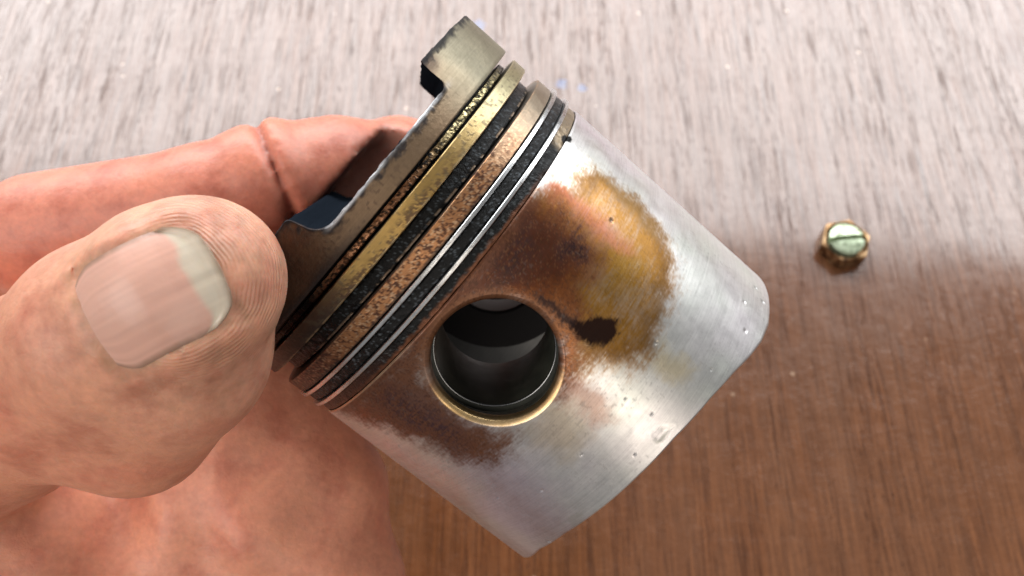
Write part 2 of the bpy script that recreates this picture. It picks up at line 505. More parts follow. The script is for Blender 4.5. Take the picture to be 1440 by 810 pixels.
def skirt_colour(t, h):
    s = t * RS
    n = len(s)
    w1 = (fbm(s / 2.2, h / 2.2, 0, 5, 1) - 0.5)
    w2 = (fbm(s / 2.2 + 50, h / 2.2, 0, 5, 2) - 0.5)
    ss, hh = s + 3.6 * w1, h + 3.6 * w2
    fine = 0.5 * fbm(s / 0.35, h / 0.35, 0, 3, 3) + 0.5 * fbm(s / 1.3, h / 0.20, 0, 3, 33)
    streak = fbm(s / 2.4, h / 0.22, 0, 3, 4)
    big = fbm(s / 6.0, h / 6.0, 0, 4, 6)
    col = np.ones((n, 3)) * np.array([0.69, 0.665, 0.65])
    col *= (0.84 + 0.22 * big + 0.16 * (streak - 0.5))[:, None]
    hue = (fbm(s / 9 + 7, h / 9, 0, 3, 61) - .5)[:, None]
    col *= 1 + hue * np.array([.10, -.06, .12])
    al = np.ones(n) * 0.92

    def msk(k, soft_in, soft_out, grit=0.0, strength=1.0):
        d = (poly_sd(s + 1.3 * w1, h + 1.3 * w2, S_[k]) if k in ('blob', 'tail') else poly_sd(ss, hh, S_[k])) + grit * (fine - 0.5) * 2
        return strength * (1 - sstep(-soft_in, soft_out, d))
    paint(col, al, msk('lilac', 4, 4, .6, .6), (0.58, 0.53, 0.64), 0.9)
    paint(col, al, msk('gold', 2.5, 2.5, .6, .55), (0.56, 0.42, 0.25), 0.9)
    paint(col, al, msk('warm_glare', 1.5, 1.5, .5, .6), (0.66, 0.53, 0.30), 0.9)  # warm highlight on the metal, painted as a yellow patch
    paint(col, al, msk('red1', 1.8, 1.8, .9, .65), (0.40, 0.20, 0.13), 0.75)
    m_a = msk('amber', 2.6, 2.2, 2.6, 0.97)
    dens = 0.72 + 0.45 * big + 0.45 * (fine - 0.5) + .35 * (streak - .5)
    paint(col, al, np.clip(m_a * dens, 0, 0.96), (0.33, 0.145, 0.006), 0.9)
    rim_a = np.exp(-((poly_sd(ss, hh, S_['amber']) + 1.6) / 1.5) ** 2) * (0.4 + .9 * big) * m_a
    paint(col, al, np.clip(rim_a * .8, 0, .9), (0.15, 0.062, 0.005), 0.88)
    paint(col, al, msk('amber_thin', 3.0, 2.0, .8, .55), (0.33, 0.18, 0.025), 0.92)
    paint(col, al, msk('olive', 1.2, 0.8, 1.0, .55), (0.25, 0.14, 0.04), 0.85)
    paint(col, al, msk('pink_glare', 1.6, 1.6, 1.0, .50), (0.46, 0.12, 0.085), 0.85)  # pinkish window reflection painted over the stain
    paint(col, al, np.clip(msk('brown_all', 2.4, 3.2, 2.2, 1.0) * (0.72 + .5 * big), 0, .96), (0.17, 0.060, 0.026), 0.85)
    paint(col, al, np.clip(msk('orange_hole', 1.4, 1.0, .8, .9), 0, .95), (0.30, 0.11, 0.035), 0.88)
    tr = msk('dark_top', 1.0, 5.5, 1.4, .85)
    paint(col, al, np.clip(tr * (.5 + .7 * big), 0, .9), (0.20, 0.055, 0.006), 0.88)
    m_d = msk('dark_top', 2.2, 2.0, 1.1, 1.0)
    paint(col, al, np.clip(m_d * (0.80 + 0.6 * big), 0, .97), (0.085, 0.022, 0.008), 0.75)
    paint(col, al, np.clip(msk('blot2', 2.0, 1.5, 1.4, .75) * (0.3 + 1.1 * sstep(.4, .6, fine)), 0, 1), (0.035, 0.012, 0.010), 0.3)
    paint(col, al, np.clip(msk('blot1', 0.9, 0.7, 2.0, .95) * (0.55 + .9 * sstep(.4, .6, fine)), 0, 1), (0.022, 0.006, 0.005), 0.2)
    m_l = msk('low', 3.2, 3.0, 2.0, 0.88)
    paint(col, al, np.clip(m_l * (0.6 + 0.7 * big), 0, .95), (0.20, 0.083, 0.043), 0.85)
    paint(col, al, np.clip(msk('lowpurple', 2.6, 2.4, 1.6, .80) * (0.4 + 0.9 * sstep(.35, .65, fine)), 0, 1), (0.060, 0.030, 0.034), 0.5)
    # a hotter band right under the ring land
    band = (1 - sstep(0.4, 2.4, h + 1.8 * w1 + 1.2 * (fine - .5))) * sstep(-16.5, -13, s) * (1 - sstep(30, 36, s))
    paint(col, al, band * 0.8 * (0.5 + big * .9), (0.12, 0.045, 0.022), 0.5)
    # the ring of stain hugging the hole
    du = RS * np.sin(t - HT); dr = np.hypot(du, h - HH) - 9.0
    hug = (1 - sstep(0.0, 1.6, dr + 1.2 * w1)) * sstep(-4, 2, -(du * 0.3 + (h - HH)))
    paint(col, al, hug * .7, (0.20, 0.09, 0.045), 0.6)
    # burnt specks, dark and bright, all over the brown
    brown = np.clip(np.maximum(m_d, np.maximum(m_l, msk('brown_all', 1.5, 1.5, 1.0, 1.0))), 0, 1)
    grit = fbm(s / .24, h / .24, 0, 3, 44)
    paint(col, al, brown * sstep(.50, .70, grit) * .50, (0.030, 0.010, 0.006), 0.5)
    paint(col, al, brown * sstep(.66, .76, fbm(s / .22 + 31, h / .22, 0, 2, 45)) * .16, (0.42, 0.19, 0.08), 0.9)
    paint(col, al, m_a * sstep(.56, .72, grit) * .22, (0.10, 0.035, 0.005), 0.7)
    m_b = msk('blob', 0.7, 0.35, 0.7, 0.99)
    paint(col, al, m_b, (0.010, 0.003, 0.002), 0.0)
    paint(col, al, np.clip(msk('tail', 0.5, 0.5, 0.9, 0.9), 0, 1), (0.014, 0.006, 0.006), 0.05)
    var = np.clip(np.maximum.reduce([m_a, m_d, m_l, msk('brown_all', 2.0, 1.8, 1.1, .8)]), 0, 1) * (1 - np.clip(1.3 * m_b, 0, 1))
    paint(col, al, msk('gouge', 0.6, 0.3, 0.2, .6), (0.30, 0.30, 0.24), 0.6)
    paint(col, al, msk('patch2', 0.6, 0.3, 0.3, .5), (0.32, 0.31, 0.27), 0.7)
    for (ps, ph, pr) in PITS:
        d = np.hypot(s - ps, h - ph)
        paint(col, al, (1 - sstep(pr * .4, pr, d)) * .6, (0.12, 0.12, 0.12), 0.3)
    d = np.hypot((s + 27.5) / 1.0, (h - .1) / .75)
    paint(col, al, 1 - sstep(.7, 1.0, d + .4 * (fine - .5)), (0.004, 0.004, 0.004), .0)  # dark of the drain notch, painted black on the skirt
    # stray specks
    sp = sstep(0.80, 0.86, vnoise(s / .33, h / .33, 0, 9)) * sstep(.45, .6, fbm(s / 5, h / 5, 0, 2, 12))
    paint(col, al, sp * .25 * (1 - m_b), (0.12, 0.10, 0.09), 0.4)
    # brighter lip on part of the top edge and the lower side of the hole
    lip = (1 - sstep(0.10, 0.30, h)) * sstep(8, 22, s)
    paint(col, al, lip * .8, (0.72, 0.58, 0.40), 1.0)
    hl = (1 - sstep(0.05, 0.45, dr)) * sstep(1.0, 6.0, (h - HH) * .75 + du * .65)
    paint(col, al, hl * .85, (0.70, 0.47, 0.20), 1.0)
    return col, al, var


def build_skirt():
    verts, faces = [], []
    W = 9.75                                          # half size of the patch that holds the hole
    NP = 96                                           # cells along a patch side
    u_p = np.linspace(-W, W, NP + 1)
    th_p = np.arcsin(u_p / RS)
    tp = th_p[-1]
    lim = 1.72
    a1 = np.linspace(-lim - HT, -tp, 260)[:-1]
    b1 = np.linspace(tp, lim - HT, 200)[1:]
    half = np.concatenate([a1, th_p, b1])             # one fine span round the near hole
    far_tp = math.pi - tp
    c1 = np.linspace(b1[-1], far_tp, 40)[1:-1]
    c2 = math.pi + th_p
    c3 = np.linspace(math.pi + tp, half[0] + 2 * math.pi, 40)[1:-1]
    th = np.concatenate([half, c1, c2, c3])           # relative to HT
    i_near = len(a1); i_far = len(half) + len(c1)
    hp = HH + np.linspace(-W, W, NP + 1)
    htop = np.array([0.0, 0.14, 0.24])
    rows_lo = 110
    rows = list(htop) + list(hp)
    n_fix = len(rows)
    nr = n_fix + rows_lo
    nc = len(th)
    T = th[None, :] + HT
    Hh = np.zeros((nr, nc))
    for i, v in enumerate(rows): Hh[i] = v
    he = hend(T)[0]
    for k in range(1, rows_lo + 1):
        Hh[n_fix - 1 + k] = hp[-1] + (he - hp[-1]) * k / rows_lo
    Tg = np.broadcast_to(T, (nr, nc))
    Rg = np.full((nr, nc), RS)
    Rg[0] = RS - 0.22; Rg[1] = RS - 0.06
    Rg[-1] = RS - 0.18; Rg[-2] = RS - 0.03
    t_all = [Tg.ravel()]; h_all = [Hh.ravel()]; r_all = [Rg.ravel()]
    F = grid_faces(nr, nc, True, False)
    r_i = F[:, 0] // nc; c_i = F[:, 0] % nc
    in_r = (r_i >= len(htop)) & (r_i < len(htop) + NP)
    keep = np.ones(len(F), bool)
    for i0 in (i_near, i_far):
        keep &= ~(in_r & (c_i >= i0) & (c_i < i0 + NP))
    faces = [F[keep]]
    off = nr * nc
    for i0, sgn in ((i_near, 1), (i_far, -1)):
        # perimeter nodes of the patch in order
        idx = []
        r0 = len(htop)
        for j in range(NP): idx.append((r0, i0 + j))
        for j in range(NP): idx.append((r0 + j, i0 + NP))
        for j in range(NP): idx.append((r0 + NP, i0 + NP - j))
        for j in range(NP): idx.append((r0 + NP - j, i0))
        idx = np.array(idx)
        per = idx[:, 0] * nc + idx[:, 1]
        base_t = HT if sgn == 1 else HT + math.pi
        pu = RS * np.sin(th[idx[:, 1]] + HT - base_t)
        pv = Hh[idx[:, 0], idx[:, 1]] - HH
        ang = np.arctan2(pv, pu)
        prev = per
        L = 24
        n = len(per)
        rim_r = HR + 0.80
        for k in range(1, L + 1):
            f = k / L
            u = pu * (1 - f) + rim_r * np.cos(ang) * f
            v = pv * (1 - f) + rim_r * np.sin(ang) * f
            t_all.append(base_t + np.arcsin(u / RS)); h_all.append(HH + v); r_all.append(np.full(n, RS))
            cur = off + np.arange(n); off += n
            faces.append(np.stack([prev, np.roll(prev, -1), np.roll(cur, -1), cur], 1))
            prev = cur
        # chamfer and the start of the bore
        for (rr, dep) in ((HR + 0.62, 0.08), (HR + 0.14, 0.50), (HR, 0.80), (HR, 2.2)):
            u = rr * np.cos(ang); v = rr * np.sin(ang)
            x = np.sqrt((RS) ** 2 - u ** 2) - dep
            t_all.append(base_t + np.arctan2(u, x)); h_all.append(HH + v); r_all.append(np.hypot(u, x))
            cur = off + np.arange(n); off += n
            faces.append(np.stack([prev, np.roll(prev, -1), np.roll(cur, -1), cur], 1))
            prev = cur
    t = np.concatenate(t_all); h = np.concatenate(h_all); r = np.concatenate(r_all)
    # small real relief: gouge, pits, waviness
    s = np.where(t > math.pi, t - 2 * math.pi, t) * RS
    d = poly_sd(s + .5 * (fbm(s, h, 0, 3, 21) - .5), h + .5 * (fbm(s, h, 0, 3, 22) - .5), S_['gouge'])
    r = r - 0.13 * (1 - sstep(-1.0, 0.4, d)) + 0.012 * (1 - sstep(0.0, 0.6, np.abs(d - 0.35)))
    for (ps, ph, pr) in PITS:
        r = r - 0.15 * (1 - sstep(pr * .4, pr, np.hypot(s - ps, h - ph)))
    r = r + 0.03 * (fbm(s / 3.5, h / 3.5, 0, 3, 31) - .5)
    V = cyl(t, h, r)
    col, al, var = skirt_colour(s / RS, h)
    # bottom rim and inner wall
    RI = 28.0
    last = (nr - 1) * nc + np.arange(nc)
    rim_in = off + np.arange(nc); off += nc
    up_in = off + np.arange(nc); off += nc
    V2 = cyl(T[0], he - 0.05, np.full(nc, RI)); V3 = cyl(T[0], np.full(nc, 1.0), np.full(nc, RI))
    faces.append(np.stack([last, np.roll(last, -1), np.roll(rim_in, -1), rim_in], 1))
    fin = np.stack([rim_in, np.roll(rim_in, -1), np.roll(up_in, -1), up_in], 1)
    cidx = np.arange(nc)
    ok = np.ones(nc, bool)
    for i0 in (i_near, i_far): ok &= ~((cidx >= i0 - 6) & (cidx < i0 + NP + 6))
    # the inner wall is split so that the pin bosses open through it
    faces.append(fin[ok])
    low_in = off + np.arange(nc); off += nc
    V4 = cyl(T[0], np.full(nc, HH + 10.5), np.full(nc, RI))
    faces.append(np.stack([rim_in, np.roll(rim_in, -1), np.roll(low_in, -1), low_in], 1)[~ok])
    V = np.vstack([V, V2, V3, V4])
    ex = 3 * nc
    col = np.vstack([col, np.full((ex, 3), 0.12)]); al = np.concatenate([al, np.full(ex, 0.6)])
    var = np.concatenate([var, np.zeros(ex)])
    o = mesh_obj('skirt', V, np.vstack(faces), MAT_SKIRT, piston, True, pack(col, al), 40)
    fix_normals(o)
    va = o.data.attributes.new('Varnish', 'FLOAT', 'POINT')
    va.data.foreach_set('value', np.asarray(var, np.float32))
    o['label'] = 'bright aluminium skirt with amber and dark brown oil stains'
    return o


build_skirt()


# pin bosses: tubes across the piston whose bores are seen through the pin hole
def build_boss(base_t, name, inner):
    prof = [(27.9, HR + 2.4), (28.3, HR + 0.35), (28.3, HR + 0.02), (26.9, HR + 0.02), (26.8, HR + 0.9), (25.6, HR + 0.9), (25.5, HR - 0.05), (25.2, HR - 0.12),
            (inner + .5, HR - 0.12), (inner, HR + 0.3), (inner, 15.5 if base_t != HT else HR + 2.9), (inner + 1.2, 15.5 if base_t != HT else HR + 3.0), (20, HR + 3.2), (27.6, HR + 3.2)]  # wide flange added on the far boss to darken the view inside
    na = 120
    ang = np.linspace(0, 2 * math.pi, na, endpoint=False)
    P = []
    for i in range(len(prof)):
        a, b = np.array(prof[i]), np.array(prof[(i + 1) % len(prof)])
        P.append(a)
    P = np.array(P)
    A, K = np.meshgrid(ang, np.arange(len(P)), indexing='ij')
    x = P[K, 0]; rr = P[K, 1]
    u = rr * np.cos(A); v = rr * np.sin(A)
    # keep the outer end inside the curved wall
    x = np.minimum(x, np.sqrt(np.maximum(RS ** 2 - u ** 2, 1)) - 1.2)
    ct, st = math.cos(base_t), math.sin(base_t)
    X = x * ct - u * st; Y = x * st + u * ct; Z = HH + v - H_END
    V = np.stack([X, Y, Z], -1).reshape(-1, 3) * MM
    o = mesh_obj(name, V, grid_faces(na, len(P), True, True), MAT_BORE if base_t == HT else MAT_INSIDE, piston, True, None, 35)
    fix_normals(o)
    o['label'] = 'black oily pin boss bore inside the hole'


def build_lip():
    # wire added in the near bore to catch the glint of the clip groove edge
    na, nb = 120, 8
    A, B = np.meshgrid(np.linspace(0, 2 * math.pi, na, endpoint=False), np.linspace(0, 2 * math.pi, nb, endpoint=False), indexing='ij')
    rr = HR - 0.10 + 0.22 * np.cos(B); x = 25.2 + 0.22 * np.sin(B)
    u, v = rr * np.cos(A), rr * np.sin(A)
    V = np.stack([x * math.cos(HT) - u * math.sin(HT), x * math.sin(HT) + u * math.cos(HT), HH + v - H_END], -1).reshape(-1, 3) * MM
    col = np.full((len(V), 3), 0.20); al = np.full(len(V), 1.0)
    o = mesh_obj('groove_glint_wire', V, grid_faces(na, nb, True, True), MAT_STEEL, piston, True, pack(col, al))
    fix_normals(o)


build_lip()
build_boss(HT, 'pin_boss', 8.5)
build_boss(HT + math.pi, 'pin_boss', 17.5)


# ------------------------------------------------------------------ crown with its cross slot
R_CR = 30.5
GA = math.radians(3.3)            # slot direction against the viewing bearing
H_TOP, H_FLOOR, H_BOT = -21.8, -17.25, -13.95
Y0, Y1 = -19.2, 6.3               # slot walls


def build_crown():
    # profile across the slot: (y, h) with filleted floor corners
    prof = []
    for a in np.linspace(-R_CR * 0.9995, Y0 - 0.35, 46): prof.append((a, H_TOP))
    prof += [(Y0 - 0.12, H_TOP + 0.06), (Y0, H_TOP + 0.30)]
    f = 1.1
    for a in np.linspace(H_TOP + 0.8, H_FLOOR - f, 14): prof.append((Y0 + 0.02 * (a - H_TOP) + 0.15 * (vnoise(a * 1.3, 3.1) - .5), a))
    for g in np.linspace(0, math.pi / 2, 8)[1:]: prof.append((Y0 + 0.08 + f - f * math.cos(g), H_FLOOR - f + f * math.sin(g)))
    f2 = 3.2
    for a in np.linspace(Y0 + f + 0.5, Y1 - f2 - .3, 80): prof.append((a, H_FLOOR + 0.16 * (fbm(a / 1.2, 7.7, 0, 3, 5) - 0.5)))
    for g in np.linspace(0, 1.15, 10): prof.append((Y1 - f2 + f2 * math.sin(g) * 0.98, H_FLOOR - f2 + f2 * math.cos(g)))
    yl, hl = prof[-1]
    for a in np.linspace(hl - .4, H_TOP + 0.45, 8): prof.append((yl + (Y1 + .35 - yl) * (hl - a) / (hl - H_TOP), a))
    prof += [(Y1 + 0.45, H_TOP + 0.12), (Y1 + 0.8, H_TOP)]
    for a in np.linspace(Y1 + 1.1, R_CR * 0.9995, 60): prof.append((a, H_TOP))
    prof = np.array(prof)
    n = len(prof)
    # top sheet
    NX = 60
    xs = np.concatenate([[-1, -.994], np.linspace(-.97, .97, NX - 4), [.994, 1]])
    half = np.sqrt(np.maximum(R_CR ** 2 - prof[:, 0] ** 2, 0))
    X = half[:, None] * xs[None, :]
    Y = np.repeat(prof[:, 0:1], NX, 1); Hh = np.repeat(prof[:, 1:2], NX, 1).copy()
    Hh[:, 0] += 0.14; Hh[:, -1] += 0.14
    carbon = fbm(X / 1.6, Y / 1.6, Hh / 1.6, 4, 8) - .5
    Hh = Hh + 0.60 * carbon * (np.abs(xs)[None, :] < .99)
    edge_n = (fbm(Y[:, -1] / 2.1, 0.3, 0, 5, 41) - .5) * 0.50
    Hh[:, -1] += edge_n; Hh[:, -2] += edge_n
    dt = [np.zeros(n * NX)]
    V = [np.stack([X, Y, Hh], -1).reshape(-1, 3)]
    F = [grid_faces(n, NX)]
    off = n * NX
    NW = 26
    tops = {1: np.arange(n) * NX + NX - 1, -1: np.arange(n) * NX}
    botring = {}
    for sg in (1, -1):
        prev = tops[sg]
        ht = Hh[:, -1 if sg == 1 else 0]
        for k in range(1, NW + 1):
            hk = ht + (H_BOT - ht) * k / NW
            inset = 0.10 if k == NW else 0
            s_ = (R_CR - inset) / R_CR
            V.append(np.stack([sg * half * s_, prof[:, 0] * s_, hk], -1))
            dt.append(hk - ht)
            cur = off + np.arange(n); off += n
            F.append(np.stack([prev[:-1], prev[1:], cur[1:], cur[:-1]], 1))
            prev = cur
        botring[sg] = prev
    # underside
    F.append(np.stack([botring[1][:-1], botring[1][1:], botring[-1][1:], botring[-1][:-1]], 1))
    V = np.vstack(V); F = np.vstack(F); dt = np.concatenate(dt)
    c, s = math.cos(GA), math.sin(GA)
    x, y, h = V[:, 0] * c - V[:, 1] * s, V[:, 0] * s + V[:, 1] * c, V[:, 2]
    t = np.arctan2(y, x); R = np.hypot(x, y)
    S = t * R_CR
    big = fbm(S / 5, h / 5, R / 5, 4, 51); fine = fbm(S / .4, h / .4, R / .4, 3, 52)
    streak = fbm(S / .35, h / 3.0, 0, 3, 53)
    td = np.degrees(t)
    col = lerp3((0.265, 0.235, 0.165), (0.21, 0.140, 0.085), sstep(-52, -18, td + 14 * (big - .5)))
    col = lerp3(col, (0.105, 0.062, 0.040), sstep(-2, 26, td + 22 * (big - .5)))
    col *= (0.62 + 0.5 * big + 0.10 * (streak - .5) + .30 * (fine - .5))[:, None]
    al = np.full(len(t), 0.80)
    # soot: on the upper face, in the slot, creeping over the edge and along the lower edge
    on_top = (R < R_CR - 0.35)
    paint(col, al, np.where(on_top, 1.0, 0.0), (0.009, 0.012, 0.017), 0.0)
    d_bot = (H_BOT - h)
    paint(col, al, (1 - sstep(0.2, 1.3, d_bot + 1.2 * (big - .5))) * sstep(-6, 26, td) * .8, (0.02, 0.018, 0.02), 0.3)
    near_slot = sstep(1.6, 0.0, np.abs(y * c - x * s - Y1 - .4)) * sstep(-17.5, -20.0, h)
    paint(col, al, np.where(on_top, 0, near_slot * sstep(.40, .6, fine)) * .9, (0.02, 0.02, 0.025), 0.2)
    cor = sstep(2.2, .3, np.hypot(y * c - x * s - Y0 + .6, (h - H_TOP - .9)))
    paint(col, al, np.where(on_top, 0, cor * .7 * sstep(.35, .6, big)), (0.09, 0.055, 0.04), 0.4)
    crust = sstep(1.0, .15, dt + 1.9 * (fbm(S / .9, h / .9, 0, 4, 59) - .5) + .25 * (fine - .5))
    paint(col, al, np.where(on_top, 0, crust * .9), (0.016, 0.016, 0.02), 0.15)
    sp = sstep(.66, .74, vnoise(S / .5, h / .5, 0, 57)) * sstep(-25, 0, td)
    paint(col, al, np.where(on_top, 0, sp * .5), (0.06, 0.035, 0.025), .5)
    # pale glint painted along the edge where the slot floor meets the wall
    lip = sstep(0.55, 0.1, np.abs(h - H_FLOOR)) * sstep(Y1 + 1, Y1 - 2, y) * sstep(Y0, Y0 + 2, y) * (R > R_CR - 1.6)
    paint(col, al, lip * sstep(.30, .52, fbm(S / 3.2, 1.7, 0, 5, 58)) * .8, (0.50, 0.50, 0.51), 0.95)
    P = np.stack([x, y, h - H_END], 1) * MM
    o = mesh_obj('crown', P, F, MAT_CROWN, piston, True, pack(col, al), 42)
    fix_normals(o)
    o['label'] = 'heat tinted crown with a sooty slot cut across it'


build_crown()


# ------------------------------------------------------------------ ring belt
def deg(t): return np.degrees(t)


def belt_colour(t, h, r):
    td = deg(t); S = t * 28.4
    big = fbm(S / 3, h / 1.5, 0, 4, 61); fine = fbm(S / .28, h / .28, 0, 3, 62)
    n = len(t)
    col = np.full((n, 3), 0.006) * (0.6 + .8 * fine)[:, None]; al = np.full(n, 0.05)
    # first land: gold at the top end, copper lower down
    land1 = (h < -12.3) & (r > 27.6)
    g = lerp3((0.62, 0.52, 0.28), (0.46, 0.22, 0.11), sstep(-32, -8, td))
    mk = np.where(land1, sstep(.36, .56, fine + .25 * (big - .5)), 0) * (1 - sstep(18, 36, td)) * sstep(-75, -50, td)
    paint(col, al, 0, (0, 0, 0), 0)
    col[:] = lerp3(col, g, mk); al[:] = al * (1 - mk) + .8 * mk
    # second land: oily crust, glints painted on as pale flecks and along the lip
    land2 = (h > -9.9) & (h < -7.6) & (r > 27.6)
    mk = np.where(land2, sstep(.63, .72, fine), 0) * .30
    paint(col, al, mk, (0.20, 0.24, 0.27), 0.6)
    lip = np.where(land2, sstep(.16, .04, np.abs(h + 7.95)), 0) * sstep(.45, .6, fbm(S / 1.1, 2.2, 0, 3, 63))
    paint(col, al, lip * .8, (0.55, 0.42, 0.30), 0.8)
    # last land: black crust, tan at the top end, rust creeping down
    land4 = (h > -1.75) & (r > 29.6)
    mk = np.where(land4, 1 - sstep(-49, -43, td + 6 * (big - .5)), 0)
    paint(col, al, mk * .85, (0.34, 0.26, 0.17), .7)
    mk = np.where(land4, sstep(.64, .73, fine), 0)
    paint(col, al, mk * .3, (0.16, 0.18, 0.19), .6)  # tiny glints in the black, painted as pale flecks
    mk = np.where(land4, sstep(-.75, -.2, h + 0.9 * (fbm(S / .8, h / .8, 0, 3, 65) - .5)), 0) * sstep(-40, -12, td)
    paint(col, al, mk * .85, (0.20, 0.075, 0.035), .5)
    mk = np.where(land4, sstep(22, 45, td), 0)
    paint(col, al, mk * .8, (0.050, 0.020, 0.013), .4)
    # drain notch beside the last land, its dark inside painted as a black spot
    d = np.hypot((S * 1.075 + 26.9) / 1.0, (h + .25) / .55)
    paint(col, al, (1 - sstep(.8, 1.15, d + .3 * (fine - .5))), (0.004, 0.004, 0.004), .1)
    return pack(col, al)


lathe('ring_belt', [(-14.2, 24), (-14.2, 27.2), (-13.6, 27.2), (-13.5, 28.3), (-12.75, 28.4), (-12.6, 28.3), (-12.55, 25.5), (-9.8, 25.5), (-9.75, 28.3), (-9.6, 28.4),
                    (-7.95, 28.4), (-7.8, 28.3), (-7.75, 25.5), (-1.85, 25.5), (-1.8, 30.25), (-1.65, 30.45), (-0.15, 30.5), (-0.02, 30.4), (0.02, 29.4), (0.9, 29.3), (0.9, 24)],
      MAT_OIL, piston, belt_colour, wob=0.22, seed=70, step=0.25)['label'] = 'black oily ring belt with worn lands'

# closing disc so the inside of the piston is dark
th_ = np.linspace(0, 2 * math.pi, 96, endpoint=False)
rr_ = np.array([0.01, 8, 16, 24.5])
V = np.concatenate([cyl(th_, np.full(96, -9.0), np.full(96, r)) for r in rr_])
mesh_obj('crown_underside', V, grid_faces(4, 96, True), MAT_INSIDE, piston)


def ring1_colour(t, h, r):
    td = deg(t); S = t * 30.5
    big = fbm(S / 4, h / 2, 0, 4, 81); fine = fbm(S / .33, h / .33, 0, 3, 82)
    col = lerp3((0.36, 0.315, 0.19), (0.43, 0.275, 0.095), sstep(-50, -15, td))
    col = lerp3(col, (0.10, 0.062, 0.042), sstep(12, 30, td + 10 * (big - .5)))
    col *= (.82 + .35 * big)[:, None]
    al = np.full(len(t), .92)
    mid = sstep(-11.5, -10.6, h + 1.1 * (big - .5))
    mk = mid * sstep(-34, -12, td) * sstep(.42, .6, fine) * .85
    paint(col, al, mk, (0.075, 0.04, 0.025), .5)
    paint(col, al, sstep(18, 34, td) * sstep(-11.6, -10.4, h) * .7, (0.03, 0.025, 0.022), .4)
    sp = sstep(.72, .80, vnoise(S / .4, h / .4, 0, 84)) * .6
    paint(col, al, sp, (0.10, 0.08, 0.05), .5)
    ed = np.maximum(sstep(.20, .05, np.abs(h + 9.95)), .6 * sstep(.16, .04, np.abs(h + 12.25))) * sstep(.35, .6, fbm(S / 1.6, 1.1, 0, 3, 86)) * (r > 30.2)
    paint(col, al, ed * .8, (0.62, 0.50, 0.30), 1.0)  # glint lines on the ring edges, painted as brighter metal
    paint(col, al, sstep(22, 48, td) * (.5 + .5 * sstep(.35, .6, fine)) * .8, (0.022, 0.015, 0.012), .35)  # thumb shadow and dirt together darken the lower end of the ring
    paint(col, al, np.where(r < 30.0, .75, 0), (0.10, 0.09, 0.075), .6)
    return pack(col, al)


def ring2_colour(t, h, r):
    td = deg(t); S = t * 30.5
    big = fbm(S / 4, h / 2, 0, 4, 91); fine = fbm(S / .30, h / .30, 0, 4, 92)
    col = lerp3((0.30, 0.24, 0.175), (0.42, 0.20, 0.09), sstep(-52, -20, td + 16 * (big - .5)))
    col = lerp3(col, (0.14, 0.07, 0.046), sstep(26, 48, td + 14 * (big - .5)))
    col *= (.75 + .5 * big)[:, None]
    al = np.full(len(t), .85)
    mk = sstep(.46, .60, fine + .2 * (big - .5)) * sstep(-48, -20, td) * .92
    paint(col, al, mk, (0.055, 0.020, 0.013), .5)
    mk = sstep(.60, .68, fbm(S / .26 + 9, h / .26, 0, 3, 93)) * sstep(-60, -30, td) * .6
    paint(col, al, mk, (0.66, 0.44, 0.27), .9)
    ed = sstep(-5.45, -5.15, h + .5 * (big - .5)) * sstep(-40, -10, td)
    paint(col, al, ed * .85, (0.02, 0.015, 0.013), .3)
    edge_glint = sstep(.16, .04, np.abs(h + 7.5)) * sstep(.40, .6, fbm(S / 1.4, 3.1, 0, 3, 87)) * (r > 30.2)
    paint(col, al, edge_glint * .7, (0.55, 0.36, 0.22), 1.0)  # bright edge line painted in for the glint along the upper rim
    paint(col, al, sstep(30, 55, td) * (.35 + .65 * sstep(.35, .6, fine)) * .75, (0.03, 0.017, 0.013), .4)  # lower end painted darker, for dirt as well as shade from the thumb
    paint(col, al, np.where(r < 30.0, .5, 0), (0.30, 0.28, 0.26), .8)
    return pack(col, al)


def rail_colour(t, h, r):
    S = t * 31; big = fbm(S / 3, h, 0, 3, 95); td = deg(t)
    col = np.full((len(t), 3), 0.74) * (.85 + .25 * big)[:, None]
    al = np.full(len(t), 1.0)
    paint(col, al, sstep(.60, .72, fbm(S / .7, h / .3, 0, 3, 96)) * .4, (0.25, 0.22, 0.19), .8)
    return pack(col, al)


def expander_colour(t, h, r):
    S = t * 31; fine = fbm(S / .3, h / .3, 0, 3, 97)
    col = np.full((len(t), 3), 0.006); al = np.full(len(t), .05)
    paint(col, al, sstep(.64, .72, fine) * .35, (0.20, 0.23, 0.26), .7)
    return pack(col, al)


def ring_prof(h0, h1, r0, r1, b=0.14):
    return [(h0, r0), (h0, r1 - b), (h0 + b, r1), (h1 - b, r1), (h1, r1 - b), (h1, r0)]


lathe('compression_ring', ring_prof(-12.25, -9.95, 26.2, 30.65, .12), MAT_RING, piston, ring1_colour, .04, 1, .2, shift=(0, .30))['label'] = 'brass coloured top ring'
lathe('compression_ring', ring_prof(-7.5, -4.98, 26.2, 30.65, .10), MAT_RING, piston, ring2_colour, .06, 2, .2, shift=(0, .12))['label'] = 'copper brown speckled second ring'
oil = bpy.data.objects.new('oil_ring', None)
COL.objects.link(oil); oil.parent = piston
oil['label'] = 'oil ring with two thin bright steel rails'
lathe('rail', ring_prof(-4.80, -4.24, 28.2, 31.15, .08), MAT_STEEL, oil, rail_colour, 0, 3, .2)
lathe('rail', ring_prof(-2.42, -1.86, 28.2, 31.15, .08), MAT_STEEL, oil, rail_colour, 0, 4, .2)
lathe('expander', ring_prof(-4.15, -2.50, 26.5, 30.55, .2), MAT_OIL, oil, expander_colour, .18, 5, .2)


# ------------------------------------------------------------------ hand (signed distance field, surface nets)
def smin(a, b, k):
    h = np.clip(0.5 + 0.5 * (b - a) / k, 0, 1)
    return b * (1 - h) + a * h - k * h * (1 - h)


